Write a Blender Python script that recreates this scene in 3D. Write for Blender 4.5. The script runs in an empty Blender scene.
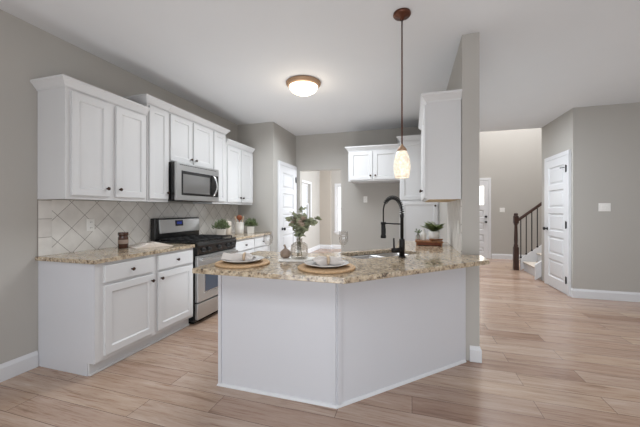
import bpy, bmesh, math, random
from mathutils import Vector, Matrix
from mathutils.geometry import tessellate_polygon
random.seed(7)
S = bpy.context.scene
COL = S.collection
PI = math.pi

# ------------------------------------------------------------------ camera, world, lights, exposure
cam_data = bpy.data.cameras.new('camera')
cam = bpy.data.objects.new('camera', cam_data); COL.objects.link(cam)
cam_data.sensor_width = 36.0
cam_data.lens = 36.0 * 305.0 / 640.0
cam_data.shift_y = -3.5 / 640.0
cam_data.clip_start = 0.02
cam.location = (0, 0, 1.263)
cam.rotation_euler = (PI / 2, 0, math.atan(92 / 305.0))
S.camera = cam

world = bpy.data.worlds.new('daylight'); S.world = world
world.use_nodes = True
bg = world.node_tree.nodes['Background']
bg.inputs[0].default_value = (0.93, 0.965, 1.0, 1)
bg.inputs[1].default_value = 1.15

def area(name, loc, target, sx, sy, power, col=(1, 1, 1), spread=180):
    l = bpy.data.lights.new(name, 'AREA'); l.shape = 'RECTANGLE'
    l.size = sx; l.size_y = sy; l.energy = power; l.color = col; l.spread = math.radians(spread)
    o = bpy.data.objects.new(name, l); COL.objects.link(o)
    o.location = loc
    o.rotation_euler = (Vector(target) - Vector(loc)).to_track_quat('-Z', 'Y').to_euler()
    if abs(target[0] - loc[0]) + abs(target[1] - loc[1]) < 1e-6:
        o.rotation_euler = (0, 0, 0) if target[2] < loc[2] else (PI, 0, 0)
    return o
# unseen area lamps added as fill, in place of window and bounced light
area('foyer_fill', (2.6, 7.6, 5.1), (2.2, 7.9, 0), 2.4, 2.0, 118, (0.97, 0.98, 1.0))  # lamp added under the foyer ceiling, stands in for window light
area('sunroom_fill', (0.3, 7.7, 1.6), (-2.9, 7.9, 1.2), 2.2, 1.6, 108, (0.90, 0.95, 1.0))  # added lamp on the unseen side of the sunroom, brightens its walls
area('hall_fill', (1.0, 4.6, 2.70), (1.9, 4.6, 0), 2.8, 0.6, 43, (0.86, 0.93, 1.0), 150)  # added lamp below the hall ceiling, brightens floor and closet wall
area('hall_floor_fill', (1.35, 4.3, 0.05), (1.35, 4.3, 2.7), 1.0, 2.6, 7, (0.80, 0.93, 1.0), 150)  # unseen upward lamp, added for light coming off the hall floor
area('living_low_fill', (0.6, -1.4, 0.35), (1.0, 0.4, 2.74), 5.0, 2.0, 70, (0.88, 0.94, 1.0))  # added upward lamp behind the camera, lifts the ceiling
area('living_high_fill', (0.5, -0.4, 2.70), (0.5, 0.5, 0), 5.0, 1.6, 41, (0.88, 0.94, 1.0), 125)  # added downward lamp for the near floor and peninsula front
area('kitchen_fill', (-1.2, 3.75, 2.68), (-1.2, 3.75, 0), 1.4, 2.0, 36, (0.87, 0.94, 1.0), 160)  # fill lamp added beside the flush lamp to brighten the kitchen
area('aisle_floor_fill', (-1.72, 3.6, 0.05), (-1.72, 3.6, 2.7), 0.7, 1.8, 9, (0.86, 0.94, 1.0), 130)  # added floor-level lamp, throws the crown shadows onto the ceiling

vs = S.view_settings
S.display_settings.display_device = 'sRGB'
vs.view_transform = 'Standard'; vs.look = 'None'
vs.exposure = 0.56; vs.gamma = 1.0; vs.use_curve_mapping = False

# ------------------------------------------------------------------ materials
def lin(r, g, b):
    def c(v):
        v /= 255.0
        return v / 12.92 if v <= 0.04045 else ((v + 0.055) / 1.055) ** 2.4
    return (c(r), c(g), c(b), 1.0)

def mat(name, rgb, rough=0.5, metal=0.0, spec=0.5, bump=0.0, bscale=200.0, var=0.0, vscale=3.0, coat=0.0):
    m = bpy.data.materials.new(name); m.use_nodes = True
    nt = m.node_tree; p = nt.nodes['Principled BSDF']
    p.inputs['Roughness'].default_value = rough
    p.inputs['Metallic'].default_value = metal
    p.inputs['Specular IOR Level'].default_value = spec
    p.inputs['Coat Weight'].default_value = coat
    tc = nt.nodes.new('ShaderNodeTexCoord')
    n = nt.nodes.new('ShaderNodeTexNoise'); n.inputs['Scale'].default_value = vscale
    n.inputs['Detail'].default_value = 4
    nt.links.new(tc.outputs['Object'], n.inputs['Vector'])
    mx = nt.nodes.new('ShaderNodeMix'); mx.data_type = 'RGBA'
    c = lin(*rgb)
    v = max(var, 0.015)
    mx.inputs[6].default_value = tuple(x * (1 - v) for x in c[:3]) + (1,)
    mx.inputs[7].default_value = tuple(min(1, x * (1 + v)) for x in c[:3]) + (1,)
    nt.links.new(n.outputs[0], mx.inputs[0])
    nt.links.new(mx.outputs[2], p.inputs['Base Color'])
    if bump:
        b = nt.nodes.new('ShaderNodeBump'); b.inputs['Strength'].default_value = bump
        b.inputs['Distance'].default_value = 0.003
        n2 = nt.nodes.new('ShaderNodeTexNoise'); n2.inputs['Scale'].default_value = bscale
        nt.links.new(tc.outputs['Object'], n2.inputs['Vector'])
        nt.links.new(n2.outputs[0], b.inputs['Height'])
        nt.links.new(b.outputs[0], p.inputs['Normal'])
    return m

def ramp(nt, stops, interp='LINEAR'):
    r = nt.nodes.new('ShaderNodeValToRGB'); cr = r.color_ramp; cr.interpolation = interp
    while len(cr.elements) < len(stops): cr.elements.new(0.5)
    for e, (p, c) in zip(cr.elements, stops):
        e.position = p; e.color = c
    return r

def mat_floor():
    m = bpy.data.materials.new('wood_plank'); m.use_nodes = True
    nt = m.node_tree; L = nt.links; p = nt.nodes['Principled BSDF']
    tc = nt.nodes.new('ShaderNodeTexCoord')
    br = nt.nodes.new('ShaderNodeTexBrick')
    br.offset = 0.37; br.offset_frequency = 2
    for k, v in (('Scale', 1.0), ('Mortar Size', 0.0015), ('Mortar Smooth', 0.0), ('Bias', 0.0), ('Brick Width', 1.22), ('Row Height', 0.18)):
        br.inputs[k].default_value = v
    br.inputs['Color1'].default_value = (0, 0, 0, 1); br.inputs['Color2'].default_value = (1, 1, 1, 1)
    br.inputs['Mortar'].default_value = (0.5, 0.5, 0.5, 1)
    L.new(tc.outputs['Object'], br.inputs['Vector'])
    # grain: noise stretched along the planks, shifted from plank to plank
    mp = nt.nodes.new('ShaderNodeMapping'); mp.inputs['Scale'].default_value = (1.1, 11, 1)
    L.new(tc.outputs['Object'], mp.inputs['Vector'])
    off = nt.nodes.new('ShaderNodeVectorMath'); off.operation = 'MULTIPLY_ADD'
    L.new(br.outputs['Color'], off.inputs[0]); off.inputs[1].default_value = (13, 7, 3)
    L.new(mp.outputs[0], off.inputs[2])
    n1 = nt.nodes.new('ShaderNodeTexNoise'); n1.inputs['Scale'].default_value = 1.6
    n1.inputs['Detail'].default_value = 7; n1.inputs['Roughness'].default_value = 0.62; n1.inputs['Distortion'].default_value = 0.6
    L.new(off.outputs[0], n1.inputs['Vector'])
    r1 = ramp(nt, [(0.26, lin(138, 115, 100)), (0.43, lin(180, 161, 146)), (0.6, lin(192, 176, 163)), (0.76, lin(204, 193, 184))])
    L.new(n1.outputs[0], r1.inputs[0])
    r2 = ramp(nt, [(0.0, lin(206, 182, 168)), (0.3, lin(250, 242, 236)), (0.7, lin(232, 216, 206)), (1.0, lin(254, 244, 232))])
    L.new(br.outputs['Color'], r2.inputs[0])
    mx = nt.nodes.new('ShaderNodeMix'); mx.data_type = 'RGBA'; mx.blend_type = 'MULTIPLY'; mx.inputs[0].default_value = 1.0
    L.new(r1.outputs[0], mx.inputs[6]); L.new(r2.outputs[0], mx.inputs[7])
    n3 = nt.nodes.new('ShaderNodeTexNoise'); n3.inputs['Scale'].default_value = 9; n3.inputs['Detail'].default_value = 5; n3.inputs['Roughness'].default_value = 0.7
    mp3 = nt.nodes.new('ShaderNodeMapping'); mp3.inputs['Scale'].default_value = (0.5, 9, 1); L.new(off.outputs[0], mp3.inputs['Vector'])
    mp3.inputs['Scale'].default_value = (0.45, 0.9, 1); L.new(mp3.outputs[0], n3.inputs['Vector'])
    r3 = ramp(nt, [(0.32, lin(222, 204, 190)), (0.5, lin(255, 255, 255)), (0.7, lin(246, 238, 230))]); L.new(n3.outputs[0], r3.inputs[0])
    mx3 = nt.nodes.new('ShaderNodeMix'); mx3.data_type = 'RGBA'; mx3.blend_type = 'MULTIPLY'; mx3.inputs[0].default_value = 1.0
    L.new(mx.outputs[2], mx3.inputs[6]); L.new(r3.outputs[0], mx3.inputs[7]); mx = mx3
    # plank joints
    mj = nt.nodes.new('ShaderNodeMix'); mj.data_type = 'RGBA'
    L.new(br.outputs['Fac'], mj.inputs[0]); L.new(mx.outputs[2], mj.inputs[6]); mj.inputs[7].default_value = lin(95, 72, 58)
    L.new(mj.outputs[2], p.inputs['Base Color'])
    p.inputs['Roughness'].default_value = 0.24
    p.inputs['Specular IOR Level'].default_value = 0.95
    b = nt.nodes.new('ShaderNodeBump'); b.inputs['Strength'].default_value = 0.12; b.inputs['Distance'].default_value = 0.002
    L.new(n1.outputs[0], b.inputs['Height']); L.new(b.outputs[0], p.inputs['Normal'])
    return m

def mat_granite():
    m = bpy.data.materials.new('granite'); m.use_nodes = True
    nt = m.node_tree; L = nt.links; p = nt.nodes['Principled BSDF']
    tc = nt.nodes.new('ShaderNodeTexCoord')
    v = nt.nodes.new('ShaderNodeTexVoronoi'); v.inputs['Scale'].default_value = 85
    L.new(tc.outputs['Object'], v.inputs['Vector'])
    r = ramp(nt, [(0.0, lin(26, 21, 19)), (0.17, lin(100, 78, 60)), (0.29, lin(176, 155, 128)), (0.6, lin(196, 178, 152)), (0.84, lin(124, 103, 84)), (0.93, lin(222, 211, 194))], 'CONSTANT')
    L.new(v.outputs['Color'], r.inputs[0])
    n = nt.nodes.new('ShaderNodeTexNoise'); n.inputs['Scale'].default_value = 32; n.inputs['Detail'].default_value = 5
    L.new(tc.outputs['Object'], n.inputs['Vector'])
    r2 = ramp(nt, [(0.36, lin(88, 73, 62)), (0.48, lin(180, 163, 138)), (0.66, lin(204, 192, 172))])
    L.new(n.outputs[0], r2.inputs[0])
    mx = nt.nodes.new('ShaderNodeMix'); mx.data_type = 'RGBA'; mx.inputs[0].default_value = 0.5
    L.new(r.outputs[0], mx.inputs[6]); L.new(r2.outputs[0], mx.inputs[7])
    L.new(mx.outputs[2], p.inputs['Base Color'])
    p.inputs['Roughness'].default_value = 0.1
    p.inputs['Specular IOR Level'].default_value = 0.75
    return m

def mat_tile(name, rot, size, axis, offset=0.0, origin=(0, 0)):
    """square tile on an X = const plane; u = Y, v = Z"""
    m = bpy.data.materials.new(name); m.use_nodes = True
    nt = m.node_tree; L = nt.links; p = nt.nodes['Principled BSDF']
    tc = nt.nodes.new('ShaderNodeTexCoord')
    sp = nt.nodes.new('ShaderNodeSeparateXYZ'); L.new(tc.outputs['Object'], sp.inputs[0])
    cb = nt.nodes.new('ShaderNodeCombineXYZ'); L.new(sp.outputs['Y'], cb.inputs[0]); L.new(sp.outputs['Z'], cb.inputs[1])
    mp0 = nt.nodes.new('ShaderNodeMapping'); mp0.inputs['Location'].default_value = (-origin[0], -origin[1], 0)
    L.new(cb.outputs[0], mp0.inputs[0])
    mp = nt.nodes.new('ShaderNodeMapping'); mp.inputs['Rotation'].default_value = (0, 0, rot)
    L.new(mp0.outputs[0], mp.inputs[0])
    br = nt.nodes.new('ShaderNodeTexBrick'); br.offset = offset; br.squash = 1.0
    for k, v in (('Scale', 1.0), ('Mortar Size', 0.0022), ('Mortar Smooth', 0.1), ('Bias', 0.0), ('Brick Width', size), ('Row Height', size)):
        br.inputs[k].default_value = v
    br.inputs['Color1'].default_value = lin(219, 215, 210); br.inputs['Color2'].default_value = lin(229, 226, 221)
    br.inputs['Mortar'].default_value = lin(146, 140, 133)
    L.new(mp.outputs[0], br.inputs['Vector'])
    n = nt.nodes.new('ShaderNodeTexNoise'); n.inputs['Scale'].default_value = 9; n.inputs['Detail'].default_value = 5
    L.new(tc.outputs['Object'], n.inputs['Vector'])
    r = ramp(nt, [(0.3, (0.86, 0.85, 0.84, 1)), (0.7, (1, 1, 1, 1))]); L.new(n.outputs[0], r.inputs[0])
    mx = nt.nodes.new('ShaderNodeMix'); mx.data_type = 'RGBA'; mx.blend_type = 'MULTIPLY'; mx.inputs[0].default_value = 1
    L.new(br.outputs['Color'], mx.inputs[6]); L.new(r.outputs[0], mx.inputs[7])
    L.new(mx.outputs[2], p.inputs['Base Color'])
    b = nt.nodes.new('ShaderNodeBump'); b.invert = True; b.inputs['Strength'].default_value = 0.4; b.inputs['Distance'].default_value = 0.002
    L.new(br.outputs['Fac'], b.inputs['Height']); L.new(b.outputs[0], p.inputs['Normal'])
    p.inputs['Roughness'].default_value = 0.35
    return m

def mat_glass(name, tint=(1, 1, 1, 1), rough=0.02, ior=1.45):
    m = bpy.data.materials.new(name); m.use_nodes = True
    nt = m.node_tree; L = nt.links; nt.nodes.remove(nt.nodes['Principled BSDF'])
    out = [n for n in nt.nodes if n.type == 'OUTPUT_MATERIAL'][0]
    t = nt.nodes.new('ShaderNodeBsdfTransparent'); t.inputs[0].default_value = tint
    g = nt.nodes.new('ShaderNodeBsdfGlossy'); g.inputs['Roughness'].default_value = rough
    lw = nt.nodes.new('ShaderNodeLayerWeight'); lw.inputs['Blend'].default_value = 0.5
    f = nt.nodes.new('ShaderNodeMath'); f.operation = 'POWER'; f.inputs[1].default_value = 3.0
    L.new(lw.outputs['Facing'], f.inputs[0])
    g2 = nt.nodes.new('ShaderNodeMath'); g2.operation = 'MULTIPLY_ADD'; g2.inputs[1].default_value = 0.6; g2.inputs[2].default_value = ((ior - 1) / (ior + 1)) ** 2
    L.new(f.outputs[0], g2.inputs[0])
    mx = nt.nodes.new('ShaderNodeMixShader')
    L.new(g2.outputs[0], mx.inputs[0]); L.new(t.outputs[0], mx.inputs[1]); L.new(g.outputs[0], mx.inputs[2])
    L.new(mx.outputs[0], out.inputs[0])
    return m

def mat_emit_glass(name, rgb, strength, scale=30, contrast=0.25, base=(235, 225, 205)):
    m = bpy.data.materials.new(name); m.use_nodes = True
    nt = m.node_tree; L = nt.links; p = nt.nodes['Principled BSDF']
    tc = nt.nodes.new('ShaderNodeTexCoord')
    n = nt.nodes.new('ShaderNodeTexVoronoi'); n.inputs['Scale'].default_value = scale; n.feature = 'SMOOTH_F1'
    L.new(tc.outputs['Object'], n.inputs['Vector'])
    a = lin(*rgb); k = 1 - contrast
    r = ramp(nt, [(0.1, a), (0.6, (a[0] * k, a[1] * k * 0.97, a[2] * k * 0.9, 1))])
    L.new(n.outputs['Distance'], r.inputs[0])
    L.new(r.outputs[0], p.inputs['Emission Color']); p.inputs['Emission Strength'].default_value = strength
    p.inputs['Base Color'].default_value = lin(*base); p.inputs['Roughness'].default_value = 0.25
    return m

def mat_steel(name, rgb=(190, 188, 184), rough=0.3):
    m = mat(name, rgb, rough, metal=1.0)
    nt = m.node_tree
    return m

M = {}
M['floor'] = mat_floor()
M['granite'] = mat_granite()
M['wall'] = mat('wall_paint_greige', (179, 175, 169), 0.75, bump=0.03, bscale=400)
M['wall_beige'] = mat('sunroom_corner_beige', (178, 170, 160), 0.75)  # slightly browner than the greige walls, used on the sunroom corner
M['ceil'] = mat('ceiling_paint', (216, 216, 217), 0.85)
M['trim'] = mat('trim_paint', (216, 216, 218), 0.4)
M['cab'] = mat('cabinet_paint', (209, 208, 208), 0.38)
M['panel'] = mat('peninsula_paint', (206, 206, 210), 0.45)
M['tile_d'] = mat_tile('diagonal_tile', PI / 4, 0.16, 0, 0.0, (1.955, 1.33))
M['tile_s'] = mat_tile('straight_tile', 0, 0.152, 0, 0.0, (1.70, 1.19))
M['steel'] = mat('stainless_steel', (188, 187, 186), 0.34, metal=0.85)
M['steel2'] = mat_steel('polished_steel', (222, 222, 222), 0.18)
M['black'] = mat('black_enamel', (18, 17, 17), 0.22, spec=0.6)
M['blackm'] = mat('black_matte_metal', (18, 16, 15), 0.45, spec=0.35)
M['castiron'] = mat('cast_iron', (30, 30, 31), 0.55)
M['darkglass'] = mat('dark_glass', (30, 31, 33), 0.06, spec=0.8)
M['ovenglass'] = mat('oven_glass', (58, 68, 82), 0.08, spec=0.8)
M['bronze'] = mat('oil_rubbed_bronze', (62, 44, 34), 0.35, metal=0.7)
M['bronze_l'] = mat('brushed_bronze', (172, 140, 112), 0.45, metal=0.3)
M['bronze_c'] = mat('warm_bronze', (96, 58, 42), 0.35, metal=0.6)
M['display'] = mat_emit_glass('blue_display', (40, 60, 150), 0.7, 90, 0.6, (10, 10, 20))
M['lampglass'] = mat_emit_glass('frosted_lamp_glass', (255, 240, 216), 2.6, 10, 0.1)
M['mosaic'] = mat_emit_glass('mottled_lamp_glass', (255, 244, 226), 0.56, 70, 0.62)
M['white'] = mat('white_ceramic', (232, 229, 224), 0.3)
M['whitec'] = mat('cream_ceramic', (226, 216, 204), 0.35)
M['plate'] = mat('stoneware', (206, 202, 198), 0.25, var=0.04, vscale=30)
M['rattan'] = mat('woven_rattan', (194, 160, 122), 0.75, bump=1.0, bscale=110, var=0.42, vscale=75)
M['linen'] = mat('napkin_linen', (208, 200, 194), 0.9, bump=0.3, bscale=300, var=0.06, vscale=40)
M['woodring'] = mat('pale_wood', (204, 180, 152), 0.5, var=0.15, vscale=30)
M['wood'] = mat('brown_wood', (140, 92, 56), 0.5, var=0.3, vscale=25)
M['wood_d'] = mat('red_brown_wood', (132, 68, 36), 0.45, var=0.2, vscale=30)
M['newel'] = mat('dark_stained_wood', (60, 36, 28), 0.3, var=0.25, vscale=20)
M['leaf'] = mat('leaf_green', (98, 112, 74), 0.55, var=0.4, vscale=35)
M['leaf_e'] = mat('eucalyptus_leaf', (148, 152, 124), 0.6, var=0.35, vscale=28)
M['bloom'] = mat('dusty_bloom', (186, 166, 150), 0.8, var=0.2, vscale=60)
M['leaf_f'] = mat('fern_leaf', (134, 150, 88), 0.55, var=0.4, vscale=35)
M['stem'] = mat('stem_green', (94, 92, 58), 0.6)
M['soil'] = mat('potting_soil', (50, 38, 30), 0.95, bump=0.8, bscale=120)
M['glass'] = mat_glass('clear_glass', (0.955, 0.95, 0.945, 1), 0.02, 1.55)
M['vaseglass'] = mat_glass('smoky_ribbed_glass', (0.90, 0.885, 0.86, 1), 0.05, 1.7)
M['pane'] = mat_glass('window_glass', (0.98, 0.99, 1, 1), 0.01, 1.3)
M['amber'] = mat('amber_brown_glass', (70, 40, 28), 0.12, spec=0.7, var=0.4, vscale=25)
M['jarlabel'] = mat('jar_label', (150, 132, 118), 0.6)
M['paper'] = mat('book_paper', (228, 218, 208), 0.8, var=0.05, vscale=20)
M['ink'] = mat('printed_photo', (96, 66, 54), 0.6, var=0.8, vscale=45)
M['pear'] = mat('speckled_ceramic', (150, 130, 114), 0.45, var=0.25, vscale=60)
M['carpet'] = mat('stair_carpet', (208, 198, 186), 0.95, bump=0.6, bscale=250)
M['plastic'] = mat('switch_plastic', (236, 234, 230), 0.35)
M['dark'] = mat('slot_dark', (40, 38, 36), 0.5)

# ------------------------------------------------------------------ mesh helpers
class MB:
    def __init__(self): self.bm = bmesh.new(); self.smooth = False
    def box(self, x0, x1, y0, y1, z0, z1, bev=0.0, seg=2, rot=None, mi=0):
        bm = self.bm
        r = bmesh.ops.create_cube(bm, size=1.0)
        vs_ = r['verts']
        mtx = Matrix.Translation(((x0 + x1) / 2, (y0 + y1) / 2, (z0 + z1) / 2)) @ (rot or Matrix.Identity(4)) @ Matrix.Diagonal((abs(x1 - x0), abs(y1 - y0), abs(z1 - z0), 1))
        bmesh.ops.transform(bm, matrix=mtx, verts=vs_)
        fs = set(f for v in vs_ for f in v.link_faces)
        for f in fs: f.material_index = mi
        if bev > 0:
            es = list(set(e for v in vs_ for e in v.link_edges))
            bmesh.ops.bevel(bm, geom=es, offset=bev, segments=seg, affect='EDGES', profile=0.5, material=-1)
        return self
    def lathe(self, prof, c=(0, 0, 0), seg=32, ang=None, axis='Z', wave=None, cap0=True, cap1=True, mi=0):
        """prof: list of (r, z)"""
        bm = self.bm; rings = []
        for (r, z) in prof:
            ring = []
            for k in range(seg):
                a = 2 * PI * k / seg
                rr = r * (wave(a, z) if wave else 1.0)
                p = (rr * math.cos(a), rr * math.sin(a), z)
                if axis == 'Y': p = (p[0], p[2], p[1])
                elif axis == 'X': p = (p[2], p[0], p[1])
                ring.append(bm.verts.new((p[0] + c[0], p[1] + c[1], p[2] + c[2])))
            rings.append(ring)
        for a, b in zip(rings, rings[1:]):
            for k in range(seg):
                f = bm.faces.new((a[k], a[(k + 1) % seg], b[(k + 1) % seg], b[k])); f.smooth = True; f.material_index = mi
        if cap0 and prof[0][0] > 1e-5: bm.faces.new(rings[0][::-1]).material_index = mi
        if cap1 and prof[-1][0] > 1e-5: bm.faces.new(rings[-1]).material_index = mi
        return self
    def tube(self, pts, r, seg=10, closed=False, mi=0):
        bm = self.bm; pts = [Vector(p) for p in pts]; n = len(pts); rings = []
        up = Vector((0, 0, 1)); prev = None
        for i, p in enumerate(pts):
            if closed: t = pts[(i + 1) % n] - pts[i - 1]
            else: t = (pts[min(i + 1, n - 1)] - pts[max(i - 1, 0)])
            t.normalize()
            if prev is None:
                a = up if abs(t.dot(up)) < 0.95 else Vector((1, 0, 0))
                u = t.cross(a).normalized()
            else:
                u = (prev - t * prev.dot(t)).normalized()
            w = t.cross(u); prev = u
            rr = r[i] if isinstance(r, (list, tuple)) else r
            rings.append([bm.verts.new(p + u * (rr * math.cos(2 * PI * k / seg)) + w * (rr * math.sin(2 * PI * k / seg))) for k in range(seg)])
        pairs = list(zip(rings, rings[1:]))
        if closed: pairs.append((rings[-1], rings[0]))
        for a, b in pairs:
            for k in range(seg):
                f = bm.faces.new((a[k], a[(k + 1) % seg], b[(k + 1) % seg], b[k])); f.smooth = True; f.material_index = mi
        if not closed:
            bm.faces.new(rings[0][::-1]).material_index = mi; bm.faces.new(rings[-1]).material_index = mi
        return self
    def prism(self, outer, z0, z1, holes=(), mi=0):
        bm = self.bm
        loops = [outer] + list(holes)
        polys = [[Vector((x, y, 0)) for x, y in l] for l in loops]
        flat = [p for l in loops for p in l]
        tris = tessellate_polygon(polys)
        top = [bm.verts.new((x, y, z1)) for x, y in flat]
        bot = [bm.verts.new((x, y, z0)) for x, y in flat]
        for t in tris:
            bm.faces.new([top[i] for i in t]).material_index = mi
            bm.faces.new([bot[i] for i in reversed(t)]).material_index = mi
        k = 0
        for l in loops:
            n = len(l)
            for i in range(n):
                a, b = k + i, k + (i + 1) % n
                bm.faces.new((bot[a], bot[b], top[b], top[a])).material_index = mi
            k += n
        return self
    def sweep(self, path, prof, closed=False, side=1, mi=0):
        """path: xy polyline; prof: (out, z) closed profile; out to the right (side=1) of travel"""
        bm = self.bm; n = len(path); P = [Vector(p) for p in path]; rings = []
        def nrm(a, b):
            d = (b - a).normalized(); return Vector((d.y, -d.x)) * side
        for i in range(n):
            if closed: n1, n2 = nrm(P[i - 1], P[i]), nrm(P[i], P[(i + 1) % n])
            else:
                n1 = nrm(P[i - 1], P[i]) if i > 0 else nrm(P[0], P[1])
                n2 = nrm(P[i], P[i + 1]) if i < n - 1 else n1
            m_ = (n1 + n2); m_ = m_ / (1 + n1.dot(n2))
            rings.append([bm.verts.new((P[i].x + m_.x * o, P[i].y + m_.y * o, z)) for o, z in prof])
        k = len(prof)
        pairs = list(zip(rings, rings[1:]))
        if closed: pairs.append((rings[-1], rings[0]))
        for a, b in pairs:
            for j in range(k):
                bm.faces.new((a[j], b[j], b[(j + 1) % k], a[(j + 1) % k])).material_index = mi
        if not closed:
            bm.faces.new(rings[0]).material_index = mi; bm.faces.new(rings[-1][::-1]).material_index = mi
        return self
    def paneldoor(self, x0, x1, z0, z1, y=0.0, t=0.02, fr=0.056, rec=0.012, slope=0.009):
        """recessed-panel door front, facing -Y, back at y"""
        bm = self.bm; e = 0.003
        def rect(o, d): return [bm.verts.new(p) for p in ((x0 + o, d, z0 + o), (x1 - o, d, z0 + o), (x1 - o, d, z1 - o), (x0 + o, d, z1 - o))]
        R = [rect(0, y), rect(0, y - t + e), rect(e, y - t)]
        if fr: R += [rect(fr, y - t), rect(fr + slope * 0.4, y - t + rec * 0.25), rect(fr + slope, y - t + rec)]
        for a, b in zip(R, R[1:]):
            for k in range(4): bm.faces.new((a[k], a[(k + 1) % 4], b[(k + 1) % 4], b[k]))
        bm.faces.new(R[-1]); bm.faces.new(R[0][::-1])
        return self
    def build(self, name, m, parent=None, loc=None, rot=None):
        bm = self.bm
        bmesh.ops.recalc_face_normals(bm, faces=bm.faces)
        me = bpy.data.meshes.new(name); bm.to_mesh(me); bm.free()
        for mm in (m if isinstance(m, (list, tuple)) else [m]): me.materials.append(M[mm] if isinstance(mm, str) else mm)
        o = bpy.data.objects.new(name, me); COL.objects.link(o)
        if parent: o.parent = parent
        if loc: o.location = loc
        if rot: o.rotation_euler = (0, 0, rot)
        return o

def tag(o, label=None, cat=None, group=None, kind=None):
    if label: o['label'] = label
    if cat: o['category'] = cat
    if group: o['group'] = group
    if kind: o['kind'] = kind
    return o
def thing(name, label, cat, loc=(0, 0, 0), rz=0.0, group=None):
    o = bpy.data.objects.new(name, None); COL.objects.link(o)
    o.empty_display_size = 0.1
    o.location = loc; o.rotation_euler = (0, 0, rz)
    return tag(o, label, cat, group)
def struct(o, label, cat):
    return tag(o, label, cat, None, 'structure')
def copy_tree(o, parent=None):
    c = o.copy(); COL.objects.link(c)
    if parent: c.parent = parent
    for ch in [x for x in bpy.data.objects if x.parent == o]: copy_tree(ch, c)
    return c

# ------------------------------------------------------------------ key dimensions
WL = -2.90; RET = 4.66; PX = -2.22; FAR = 5.68; H = 2.74
CX0, CX1, CY = 0.405, 0.537, 2.81
HX = 2.23; HY = 5.28; HE = 6.40; FOY = 8.90
ZC = 0.889; TH = 0.032

# ------------------------------------------------------------------ structure
struct(MB().box(-4.2, 6.0, -3.5, 10.2, -0.1, 0.0).build('floor', 'floor'), 'light brown wood plank floor running through the rooms', 'floor')
mb = MB().box(-4.2, 6.0, -3.5, 5.80, H, H + 0.12)
mb.box(0.545, 6.0, 5.80, HE, H, H + 0.12)
mb.box(-4.2, 0.545, 5.80, 10.2, H, H + 0.12)
struct(mb.build('ceiling', 'ceil'), 'flat white painted ceiling over the kitchen and hall', 'ceiling')
struct(MB().box(0.4, 6.0, HE, 9.1, 5.2, 5.3).build('ceiling_foyer', 'ceil'), 'high ceiling above the two storey foyer', 'ceiling')
struct(MB().box(WL - 0.12, WL, -3.5, 5.80, 0, H).build('wall_left', 'wall'), 'greige wall on the left behind the range run', 'wall')
struct(MB().box(WL, PX, RET, FAR, 0, H).build('wall_pantry', 'wall'), 'boxed out pantry walls past the left counter', 'wall')
mb = MB()
OX0, OX1, OZ = -2.128, -1.295, 2.04
mb.box(PX - 0.6, OX0, FAR, FAR + 0.12, 0, H); mb.box(OX1, CX0, FAR, FAR + 0.12, 0, H); mb.box(OX0, OX1, FAR, FAR + 0.12, OZ, H)
struct(mb.build('wall_back', 'wall'), 'far greige kitchen wall with a plain doorway opening', 'wall')
struct(MB().box(CX0, CX1, CY, FOY, 0, 5.2).build('wall_middle', 'wall'), 'wall between kitchen and hall ending in a narrow face above the counter tip', 'wall')
struct(MB().box(HX, 6.0, HY, HE, 0, H).build('wall_right', 'wall'), 'greige wall and closet corner on the right of the hall', 'wall')
mb = MB().box(CX1, 6.0, FOY, FOY + 0.12, 0, 5.2)
struct(mb.build('wall_foyer', 'wall'), 'bright far wall of the two storey foyer', 'wall')
struct(MB().box(6.0, 6.1, HE, FOY, 0, 5.2).build('wall_stair', 'wall'), 'end wall beyond the stairs', 'wall')
struct(MB().box(CX1, 6.0, HE - 0.12, HE, H + 0.12, 5.2).build('wall_header', 'wall'), 'drop from the foyer ceiling to the hall ceiling', 'wall')
mb = MB(); LO, LH = (-2.8, 0.9), (0.5, 2.35)
mb.box(WL - 0.12, LO[0], -3.62, -3.5, 0, H); mb.box(LO[1], 6.1, -3.62, -3.5, 0, H); mb.box(LO[0], LO[1], -3.62, -3.5, 0, LH[0]); mb.box(LO[0], LO[1], -3.62, -3.5, LH[1], H)
struct(mb.build('wall_front', 'wall'), 'living room wall behind the camera with a wide window opening', 'wall')
mb = MB()
mb.box(6.0, 6.1, -3.5, 0.2, 0, H); mb.box(6.0, 6.1, 3.8, HY, 0, H); mb.box(6.0, 6.1, 0.2, 3.8, 0, 0.3); mb.box(6.0, 6.1, 0.2, 3.8, 2.35, H)
struct(mb.build('wall_living', 'wall'), 'living room side wall with a wide window opening', 'wall')
# sunroom behind the opening
mb = MB()
def wall_with_window(mb, axis, c0, c1, u0, u1, w0, w1, z0, z1):
    for (a, b, za, zb) in ((u0, w0, 0, H), (w1, u1, 0, H), (w0, w1, 0, z0), (w0, w1, z1, H)):
        if axis == 'x': mb.box(c0, c1, a, b, za, zb)
        else: mb.box(a, b, c0, c1, za, zb)
wall_with_window(mb, 'x', WL - 0.12, WL, 5.80, 9.82, 7.86, 8.62, 0.86, 2.03)
struct(mb.build('wall_sunroom_left', 'wall'), 'left wall of the room seen through the doorway', 'wall')
mb = MB(); wall_with_window(mb, 'y', 9.70, 9.82, WL, 0.4, -2.36, -1.60, 0.56, 2.06)
struct(mb.build('wall_sunroom_back', 'wall'), 'far wall of the room seen through the doorway', 'wall')
struct(MB().box(WL, -2.53, 9.58, 9.70, 0, H).build('wall_sunroom_corner', 'wall_beige'), 'beige boxed corner in the room seen through the doorway', 'wall')

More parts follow.
